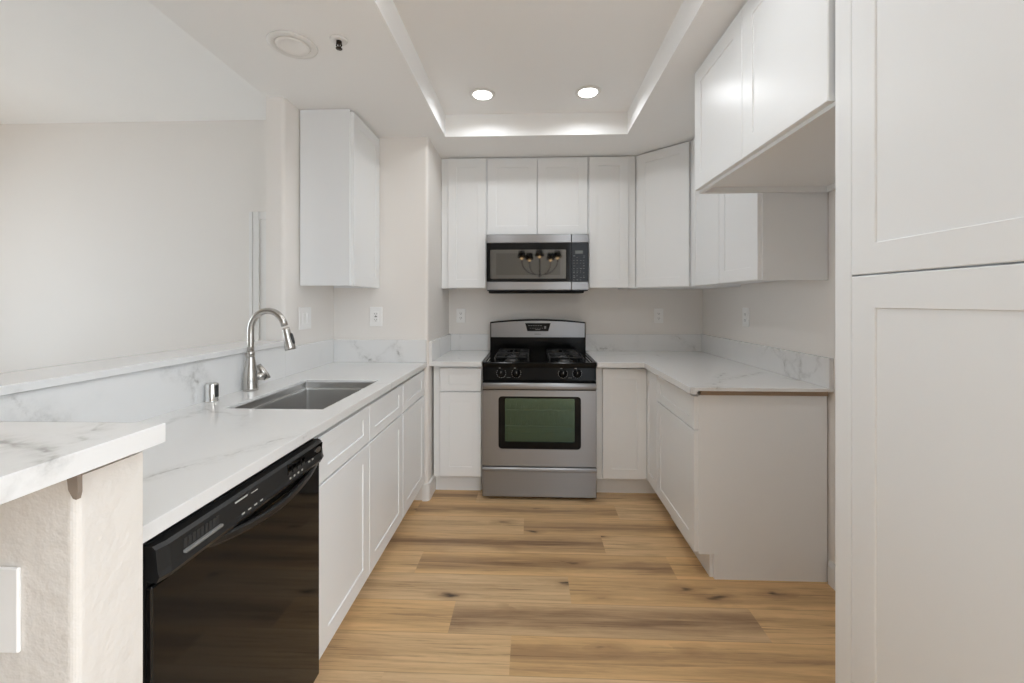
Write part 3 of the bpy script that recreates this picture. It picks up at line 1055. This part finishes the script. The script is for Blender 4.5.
# lettering and keys sit on the panel face
def dwface(x, z):
    u = x / W
    bul = 0.0
    zl = low(u)
    t = min(1, max(0, (0.860 - z) / (0.860 - zl - 0.020)))
    return -(0.027 + bul * 0.4 + t * (0.004 + bul * 0.2)) - 0.0006
b = MB()
for i in range(9):
    x = 0.052 + i * 0.0105
    y = dwface(x, 0.840)
    b.box(x, x + 0.007, y - 0.0006, y + 0.001, 0.834, 0.852)
tag(b.build('vent_slots', M['slot'], cp), 'row of dark vent slots')
b = MB()
y = dwface(0.10, 0.830)
b.box(0.050, 0.148, y - 0.006, y + 0.002, 0.8255, 0.8315, 0.001)
tag(b.build('vent_lip', M['dimprint'], cp), 'grey vent lip')
b = MB()
def mark(x, z, w, h):
    y = dwface(x + w / 2, z)
    b.box(x, x + w, y - 0.0004, y + 0.001, z, z + h)
for k in range(5): mark(0.195 + k * 0.0085, 0.851, 0.0068, 0.0035)
for k in range(4): mark(0.250 + k * 0.006, 0.8495, 0.0045, 0.0018)
for k in range(4):
    mark(0.212 + k * 0.022, 0.816, 0.010, 0.004)
for k in range(4): mark(0.405 + k * 0.020, 0.817, 0.007, 0.005)
for k in range(8): mark(0.432 + k * 0.0075, 0.8555, 0.0055, 0.0025)
for k in range(2): mark(0.505 + k * 0.020, 0.826, 0.008, 0.004)
b.build('key_labels', M['print'], cp)
b = MB()
y = dwface(0.46, 0.84)
b.prism([(0.395, 0.812), (0.580, 0.806), (0.592, 0.860), (0.400, 0.860)], y - 0.0002, y + 0.003, axis='y')
b.build('key_pad', M['blackglass'], cp)
b = MB()
for k in range(4):
    for z in (0.829, 0.842):
        mark(0.403 + k * 0.022, z, 0.015, 0.009)
b.build('keys', M['rubber'], cp)
b = MB()
y = dwface(0.555, 0.845)
bm2 = [(0.562 + 0.017 * math.cos(2 * PI * i / 24), 0.846 + 0.0085 * math.sin(2 * PI * i / 24)) for i in range(24)]
b.prism(bm2, y - 0.0024, y + 0.001, axis='y')
tag(b.build('badge', M['chrome'], cp), 'oval silver badge')

# ------------------------------------------------------------------ gas range
RC = 0.0535
r = thing('gas_range', 'stainless steel gas range with black cooktop against the back wall', 'range', (RC, 0, 0))
hw = 0.3765
b = MB()
b.box(-hw + 0.004, hw - 0.004, 2.84, 3.42, 0.02, 0.24)            # lower body
b.box(-hw + 0.004, -hw + 0.024, 2.815, 3.42, 0.24, 0.885)
b.box(hw - 0.024, hw - 0.004, 2.815, 3.42, 0.24, 0.885)
b.box(-hw + 0.024, hw - 0.024, 3.40, 3.42, 0.24, 0.885)
b.box(-hw + 0.024, hw - 0.024, 2.815, 3.40, 0.78, 0.80)
for sx in (-1, 1):
    for yy in (2.87, 3.36):
        b.cyl((sx * 0.32, yy, 0.0), (sx * 0.32, yy, 0.021), 0.018, 0.018, 12)
b.build('body', M['black'], r)
b = MB()
b.box(-0.30, 0.30, 2.83, 3.38, 0.25, 0.262); b.box(-0.30, 0.30, 3.37, 3.38, 0.262, 0.74)
b.box(-0.31, -0.30, 2.83, 3.38, 0.25, 0.74); b.box(0.30, 0.31, 2.83, 3.38, 0.25, 0.74); b.box(-0.31, 0.31, 2.83, 3.38, 0.74, 0.75)
b.build('oven_cavity', M['ovenin'], r)
for z in (0.455, 0.565):
    b = MB()
    b.tube([(-0.295, 2.90, z), (0.295, 2.90, z)], 0.0035, 8)
    b.tube([(-0.295, 3.34, z), (0.295, 3.34, z)], 0.0035, 8)
    for k in range(15): b.tube([(-0.28 + k * 0.04, 2.90, z), (-0.28 + k * 0.04, 3.34, z)], 0.002, 6)
    b.build('oven_rack', M['chrome'], r)
# bottom drawer
b = MB()
b.box(-hw, hw, 2.775, 2.838, 0.022, 0.190, 0.003)
b.prism([(2.790, 0.190), (2.764, 0.192), (2.760, 0.198), (2.760, 0.212), (2.766, 0.219), (2.790, 0.219)], -hw, hw, axis='x')
b.build('drawer', M['steel'], r)
# oven door: steel frame around a rounded window
b = MB()
def rrect(x0, x1, z0, z1, rr, n=6):
    out = []
    for (cx, cz, a0) in ((x1 - rr, z1 - rr, 0), (x0 + rr, z1 - rr, 90), (x0 + rr, z0 + rr, 180), (x1 - rr, z0 + rr, 270)):
        for i in range(n):
            a = math.radians(a0 + 90 * i / (n - 1))
            out.append((cx + rr * math.cos(a), cz + rr * math.sin(a)))
    return out
def ring_panel(b, outer, inner, y0, y1, lip=0.0):
    """flat frame between two loops of equal count, front at y0, back at y1"""
    bm = b.bm
    of = [bm.verts.new((x, y0, z)) for x, z in outer]; ob = [bm.verts.new((x, y1, z)) for x, z in outer]
    nf = [bm.verts.new((x, y0, z)) for x, z in inner]; nb = [bm.verts.new((x, y1, z)) for x, z in inner]
    k = len(outer)
    for i in range(k):
        j = (i + 1) % k
        for q in ([of[i], of[j], nf[j], nf[i]], [ob[j], ob[i], nb[i], nb[j]], [of[j], of[i], ob[i], ob[j]], [nf[i], nf[j], nb[j], nb[i]]):
            bm.faces.new(q)
    bmesh.ops.recalc_face_normals(bm, faces=list(bm.faces))
ox0, ox1, oz0, oz1 = -hw, hw, 0.226, 0.727
wx0, wx1, wz0, wz1 = -0.272, 0.278, 0.336, 0.690
ring_panel(b, rrect(ox0, ox1, oz0, oz1, 0.006), rrect(wx0, wx1, wz0, wz1, 0.026), 2.772, 2.810)
door = b.build('oven_door', M['steel'], r)
b = MB()
ring_panel(b, rrect(wx0 - 0.002, wx1 + 0.002, wz0 - 0.002, wz1 + 0.002, 0.028), rrect(wx0 + 0.003, wx1 - 0.003, wz0 + 0.003, wz1 - 0.003, 0.024), 2.7705, 2.7745)
b.build('window_trim', M['steel'], door)
b = MB()
gx0, gx1, gz0, gz1 = -0.226, 0.234, 0.384, 0.673
ring_panel(b, rrect(wx0, wx1, wz0, wz1, 0.026), rrect(gx0, gx1, gz0, gz1, 0.008), 2.774, 2.781)
b.build('window_frame', M['blackglass'], door)
b = MB(); b.box(gx0 - 0.004, gx1 + 0.004, 2.7815, 2.785, gz0 - 0.004, gz1 + 0.004)
tag(b.build('window_glass', M['ovenglass'], door), 'green tinted glass')
b = MB()
hp = []
for i in range(13):
    u = -1 + 2 * i / 12
    hp.append((u * 0.370, 2.726 + 0.010 * u * u, 0.763 - 0.003 * u * u))
bm = b.bm
secs = []
for (x, y, z) in hp:
    secs.append([bm.verts.new(q) for q in ((x, y + 0.018, z - 0.019), (x, y + 0.004, z - 0.021), (x, y, z - 0.014), (x, y - 0.002, z), (x, y, z + 0.014), (x, y + 0.004, z + 0.020), (x, y + 0.018, z + 0.018))])
for A, B in zip(secs, secs[1:]):
    for k in range(7):
        bm.faces.new([A[k], B[k], B[(k + 1) % 7], A[(k + 1) % 7]])
bm.faces.new(secs[0]); bm.faces.new(list(reversed(secs[-1])))
bmesh.ops.recalc_face_normals(bm, faces=list(bm.faces))
b.build('handle', M['steel'], door)
b = MB()
for sx in (-1, 1):
    b.box(sx * 0.352 - 0.016, sx * 0.352 + 0.016, 2.745, 2.775, 0.733, 0.776, 0.004)
b.box(-0.374, 0.374, 2.772, 2.79, 0.728, 0.788)  # black strip stands in for the shadow below the handle
b.build('handle_mount_shade', M['black'], door)
# control front with four knobs
b = MB()
b.prism([(2.806, 0.790), (2.792, 0.790), (2.798, 0.872), (2.789, 0.876), (2.787, 0.904), (2.792, 0.909), (2.815, 0.909), (2.815, 0.79)], -hw, hw, axis='x')
b.build('control_front', M['black'], r)
for x in (-0.2515, -0.151, 0.158, 0.252):
    b = MB()
    b.lathe([(0.0, 0.0), (0.027, 0.0), (0.0265, -0.006), (0.021, -0.008), (0.0195, -0.024), (0.017, -0.026), (0.0, -0.026)], (x, 2.7945, 0.836), axis='y', seg=28)
    b.box(x - 0.004, x + 0.004, 2.762, 2.770, 0.819, 0.853, 0.0015)
    kn = b.build('burner_knob', M['black'], r)
    b = MB()
    for k in range(11):
        a = math.radians(150 + k * 24)
        cx, cz = x + 0.0305 * math.cos(a), 0.836 + 0.0305 * math.sin(a)
        b.box(cx - 0.0018, cx + 0.0018, 2.7926, 2.7955, cz - 0.0018, cz + 0.0018)
    b.box(x - 0.016, x - 0.004, 2.7915, 2.797, 0.868, 0.871)
    b.box(x - 0.001, x + 0.001, 2.7612, 2.763, 0.840, 0.852)
    b.build('dial_marks', M['print'], kn)
b = MB()
for x0, w_ in ((-0.215, 0.026), (0.192, 0.026)):
    for k in range(4): b.box(x0 + k * w_ / 4, x0 + k * w_ / 4 + w_ / 5.5, 2.7915, 2.7945, 0.806, 0.809)
b.build('burner_labels', M['dimprint'], r)
# cooktop
b = MB()
b.box(-hw, hw, 2.800, 3.345, 0.886, 0.897)
b.box(-hw, -hw + 0.020, 2.800, 3.345, 0.897, 0.909, 0.003); b.box(hw - 0.020, hw, 2.800, 3.345, 0.897, 0.909, 0.003)
b.build('cooktop', M['black'], r)
b = MB()
b.box(-hw + 0.0205, -hw + 0.030, 2.816, 3.33, 0.8972, 0.9035, 0.001)
b.box(hw - 0.030, hw - 0.0205, 2.816, 3.33, 0.8972, 0.9035, 0.001)
b.build('cooktop_edge', M['chrome'], r)
for gx in (-0.185, 0.185):
    for gy in (2.945, 3.205):
        b = MB()
        b.lathe([(0.052, 0.0), (0.052, 0.004), (0.036, 0.010), (0.034, 0.017), (0.0, 0.017)], (gx, gy, 0.8972), seg=24)
        bn = b.build('burner', M['burner'], r)
        b = MB(); b.lathe([(0.031, 0.0), (0.033, 0.003), (0.031, 0.009), (0.0, 0.011)], (gx, gy, 0.9145), seg=24); b.build('burner_cap', M['iron'], bn)
        b = MB()
        s, zt_ = 0.112, 0.936
        b.tube([(gx - s, gy - s, zt_), (gx + s, gy - s, zt_), (gx + s, gy + s, zt_), (gx - s, gy + s, zt_), (gx - s, gy - s, zt_)], 0.0055, 8)
        for (ux, uy) in ((1, 0), (-1, 0), (0, 1), (0, -1)):
            b.tube([(gx + ux * s, gy + uy * s, zt_), (gx + ux * 0.028, gy + uy * 0.028, zt_ + 0.002)], 0.005, 8)
        for (ux, uy) in ((1, 1), (-1, 1), (1, -1), (-1, -1)):
            b.tube([(gx + ux * s, gy + uy * s, zt_), (gx + ux * s, gy + uy * s, 0.8973)], 0.0055, 8)
            b.tube([(gx + ux * s, gy + uy * s, zt_), (gx + ux * 0.05, gy + uy * 0.05, zt_ + 0.001)], 0.0045, 8)
        b.build('burner_grate', M['iron'], r)
# backguard
b = MB()
nb_ = 16
top = [(-0.380 + 0.760 * i / nb_, 1.150 + 0.024 * (1 - (2 * i / nb_ - 1) ** 2)) for i in range(nb_ + 1)]
b.prism([(-0.380, 0.886)] + [(0.380, 0.886)] + list(reversed(top)), 3.352, 3.435, axis='y')
b.box(-0.376, 0.376, 3.3435, 3.3525, 0.988, 0.995)
bk = b.build('backguard', M['black'], r)
b = MB()
top2 = [(-0.372 + 0.744 * i / nb_, 1.140 + 0.020 * (1 - (2 * i / nb_ - 1) ** 2)) for i in range(nb_ + 1)]
b.prism([(-0.372, 1.030), (0.372, 1.030)] + list(reversed(top2)), 3.346, 3.3515, axis='y')
b.build('steel_panel', M['steel'], bk)
b = MB(); b.prism([(-0.082, 1.078), (0.084, 1.078), (0.102, 1.142), (-0.100, 1.142)], 3.343, 3.3465, axis='y')
dp = b.build('clock_panel', M['blackglass'], bk)
b = MB()
for i in range(6):
    b.box(-0.075 + i * 0.019, -0.064 + i * 0.019, 3.3422, 3.3432, 1.120, 1.124)
    b.box(-0.062 + i * 0.019, -0.053 + i * 0.019, 3.3422, 3.3432, 1.100, 1.103)
b.box(0.052, 0.066, 3.3422, 3.3432, 1.098, 1.118); b.box(-0.020, 0.020, 3.3422, 3.3432, 1.088, 1.092)
b.build('clock_marks', M['dimprint'], bk)
b = MB()
for i in range(8):
    hgt = (0.006, 0.0045, 0.006, 0.0045, 0.006, 0.0045, 0.0045, 0.0045)[i]
    b.box(-0.024 + i * 0.0062, -0.0195 + i * 0.0062, 3.3448, 3.3465, 1.052, 1.052 + hgt)
b.build('maker_lettering', M['darkprint'], bk)

# ------------------------------------------------------------------ microwave
r = thing('microwave', 'stainless steel over-the-range microwave with a dark window', 'microwave', (0.0465, 3.08, 1.376))
Z = lambda z: z - 1.376
hm = 0.3735
b = MB(); b.box(-hm + 0.002, hm - 0.002, 0.028, 0.372, Z(1.392), Z(1.806))
b.prism([(0.028, Z(1.392)), (0.05, Z(1.376)), (0.30, Z(1.376)), (0.372, Z(1.392))], -hm + 0.012, hm - 0.03, axis='x')
b.build('case', M['dwplastic'], r)
sx = 0.2485
b = MB()
b.box(-hm, sx - 0.0012, 0.0205, 0.0275, Z(1.4585), Z(1.7435))
dr = b.build('door', M['dwplastic'], r)
b = MB(); b.box(-hm, sx - 0.0012, 0.0, 0.0275, Z(1.744), Z(1.806), 0.003); b.build('steel_trim', M['steel'], dr)
b = MB(); b.box(-hm, sx - 0.0012, 0.0, 0.0275, Z(1.398), Z(1.458), 0.003); b.build('steel_trim', M['steel'], dr)
b = MB()
ring_panel(b, rrect(-hm, sx - 0.0012, Z(1.4585), Z(1.7435), 0.003), rrect(-0.347, 0.209, Z(1.482), Z(1.694), 0.006), 0.0015, 0.020)
b.build('door_glass', M['blackglass'], dr)
b = MB()
ring_panel(b, rrect(-0.347, 0.209, Z(1.482), Z(1.694), 0.006), rrect(-0.303, 0.168, Z(1.508), Z(1.668), 0.004), 0.0022, 0.012)
b.build('window_border', M['mwborder'], dr)
b = MB(); b.box(-0.303, 0.168, 0.0024, 0.012, Z(1.508), Z(1.668)); b.build('window', M['mwglass'], dr)
b = MB(); b.box(sx + 0.0012, hm, 0.0215, 0.0275, Z(1.4585), Z(1.7435)); pn = b.build('control_panel', M['dwplastic'], r)
b = MB(); b.box(sx + 0.0012, hm, 0.0, 0.0275, Z(1.744), Z(1.806), 0.003); b.build('steel_trim', M['steel'], pn)
b = MB(); b.box(sx + 0.0012, hm, 0.0, 0.0275, Z(1.398), Z(1.458), 0.003); b.build('steel_trim', M['steel'], pn)
b = MB(); b.box(sx + 0.0012, hm, 0.001, 0.0210, Z(1.4585), Z(1.7435), 0.001); kp = b.build('key_pad', M['blackglass'], pn)
b = MB(); b.box(0.276, 0.332, 0.0004, 0.0015, Z(1.662), Z(1.686)); b.build('display', M['display'], pn)
b = MB()
rg = random.Random(5)
for row, z in enumerate((1.645, 1.634, 1.612, 1.592, 1.572, 1.552, 1.535, 1.522, 1.500, 1.488, 1.470)):
    for k in range(4):
        if rg.random() < 0.78:
            w_ = rg.choice((0.008, 0.011, 0.014))
            b.box(0.262 + k * 0.024, 0.262 + k * 0.024 + w_, 0.0004, 0.0015, Z(z), Z(z) + rg.choice((0.0025, 0.004)))
b.build('key_labels', M['dimprint'], pn)

# ------------------------------------------------------------------ recessed lights, sprinkler
def recessed(label, x, y, z, group, r0, lens, unlit):
    t = thing('recessed_light', label, 'ceiling light', (x, y, z), 0, group)
    b = MB()
    b.lathe([(r0 * 0.72, -0.004), (r0 * 0.80, -0.0085), (r0 * 0.97, -0.006), (r0, -0.0005), (r0 * 0.72, -0.0005)], seg=40)
    b.build('trim_ring', M['trim'], t)
    b = MB()
    if unlit:
        b.lathe([(r0 * 0.72, -0.003), (r0 * 0.60, -0.011), (r0 * 0.50, -0.006), (0.0, -0.004)], seg=40)
    else:
        b.lathe([(r0 * 0.74, -0.0045), (r0 * 0.70, -0.0075), (0.0, -0.0085)], seg=40)
    b.build('lens', lens, t)
for i, (x, y) in enumerate(DOWNLIGHTS):
    recessed(('lit recessed downlight in the tray ceiling, left one of the far pair',
              'lit recessed downlight in the tray ceiling, right one of the far pair',
              'lit recessed downlight in the tray ceiling, left of the near pair overhead',
              'lit recessed downlight in the tray ceiling, right of the near pair overhead')[i],
             x, y, TRAY_Z - 0.0004, 'recessed ceiling lights', 0.076, M['lamp'], False)
recessed('unlit white round recessed light in the lower ceiling beside the sprinkler', -1.009, 1.744, CEIL - 0.0004, 'recessed ceiling lights', 0.098, M['plastic'], True)
r = thing('sprinkler_head', 'small dark metal fire sprinkler head hanging from the ceiling', 'sprinkler', (-0.797, 1.716, CEIL - 0.0004))
b = MB(); b.lathe([(0.036, -0.0002), (0.034, -0.004), (0.014, -0.007), (0.0, -0.007)], seg=24); b.build('escutcheon', M['trim'], r)
b = MB()
b.lathe([(0.011, -0.007), (0.011, -0.016), (0.0, -0.016)], seg=16)
for s in (-1, 1): b.tube([(s * 0.009, 0, -0.014), (s * 0.011, 0, -0.024), (s * 0.004, 0, -0.034)], 0.0026, 8)
b.cyl((0, 0, -0.016), (0, 0, -0.036), 0.003, 0.003, 8)
b.build('frame', M['brass'], r)
b = MB(); b.lathe([(0.0, -0.0362), (0.013, -0.0362), (0.013, -0.038), (0.0, -0.038)], seg=16); b.build('deflector', M['brass'], r)

# ------------------------------------------------------------------ outlets (local: plate in x-z, facing -y)
def outlet(label, loc, rz, w, h, kind, name='wall_outlet'):
    t = thing(name, label, 'outlet' if name == 'wall_outlet' else 'switch', loc, rz, 'wall plates')
    b = MB(); b.box(-w / 2, w / 2, -0.006, -0.0004, -h / 2, h / 2, 0.002); b.build('plate', M['plastic'], t)
    gangs = [0.0] if kind != 'double' else [-0.023, 0.023]
    for gx in gangs:
        b = MB(); b.box(gx - 0.0165, gx + 0.0165, -0.0085, -0.0062, -0.0335, 0.0335, 0.001)
        dv = b.build('receptacle' if kind != 'double' else 'rocker', M['plastic'], t)
        if kind == 'duplex' or kind == 'gfci':
            b = MB()
            for zc in (-0.019, 0.019):
                b.box(gx - 0.008, gx - 0.0055, -0.0089, -0.0083, zc - 0.004, zc + 0.005)
                b.box(gx + 0.0055, gx + 0.008, -0.0089, -0.0083, zc - 0.004, zc + 0.005)
                b.cyl((gx, -0.0089, zc - 0.0095), (gx, -0.0083, zc - 0.0095), 0.0026, None, 10)
            if kind == 'gfci':
                b.box(gx - 0.008, gx + 0.008, -0.0092, -0.0083, -0.003, 0.003)
            b.build('slots', M['slot'], dv)
        elif kind == 'double':
            b = MB()
            b.box(gx - 0.012, gx + 0.012, -0.0105, -0.0084, -0.028, 0.028, 0.002)
            b.build('paddle', M['plastic'], dv)
outlet('white two-gang switch plate on the wall beneath the left wall cabinet', (STUB_X, 2.387, 1.217), PI / 2, 0.128, 0.128, 'double', 'switch_plate')
outlet('white outlet on the wall facing the camera above the far end of the sink counter', (-1.026, BLOCK_Y, 1.213), 0, 0.084, 0.128, 'gfci')
outlet('white outlet on the back wall left of the range', (-0.580, WALL_Y, 1.198), 0, 0.075, 0.116, 'duplex')
outlet('white outlet on the back wall right of the range', (1.037, WALL_Y, 1.198), 0, 0.075, 0.120, 'duplex')
outlet('white outlet on the right wall above the right counter splash', (WALL_X, 2.772, 1.212), -PI / 2, 0.080, 0.122, 'duplex')
outlet('white wall plate on the near face of the half wall, at the left edge', (-0.790, 0.585, 0.863), 0, 0.098, 0.124, 'gfci')

# ------------------------------------------------------------------ chandelier of the dining area behind the camera
cxx, cyy = 0.16, -1.55
r = thing('chandelier', 'dark five-arm chandelier with black shades mirrored in the microwave window', 'chandelier', (cxx, cyy, 1.75))
b = MB()
b.lathe([(0.0, 0.0), (0.016, 0.012), (0.03, 0.04), (0.016, 0.07), (0.010, 0.10), (0.010, VZ(cyy) - 1.805), (0.055, VZ(cyy) - 1.78), (0.06, VZ(cyy) - 1.757), (0.0, VZ(cyy) - 1.757)], seg=20)
b.build('stem', M['brass'], r)
for k in range(5):
    a = 2 * PI * k / 5 + 0.35
    c, s = math.cos(a), math.sin(a)
    b = MB()
    pth = []
    for i in range(13):
        t = i / 12
        rr = 0.02 + 0.32 * math.sin(t * PI / 2)
        zz = 0.05 + 0.25 * (1 - math.cos(t * PI / 2)) ** 1.0
        pth.append((c * rr, s * rr, zz))
    b.tube(pth, 0.006, 8)
    b.cyl((c * 0.34, s * 0.34, 0.295), (c * 0.34, s * 0.34, 0.325), 0.011, 0.011, 10)
    arm = b.build('arm', M['brass'], r)
    b = MB()
    b.lathe([(0.080, 0.0), (0.056, 0.13), (0.012, 0.131), (0.012, 0.127), (0.053, 0.126), (0.077, 0.0)], (c * 0.34, s * 0.34, 0.362), seg=24)
    b.build('shade', M['shade'], arm)
    b = MB()
    b.lathe([(0.0, 0.0), (0.022, 0.012), (0.030, 0.036), (0.020, 0.075), (0.009, 0.12), (0.0, 0.125)], (c * 0.34, s * 0.34, 0.326), seg=14)
    b.build('bulb', M['bulb'], arm)
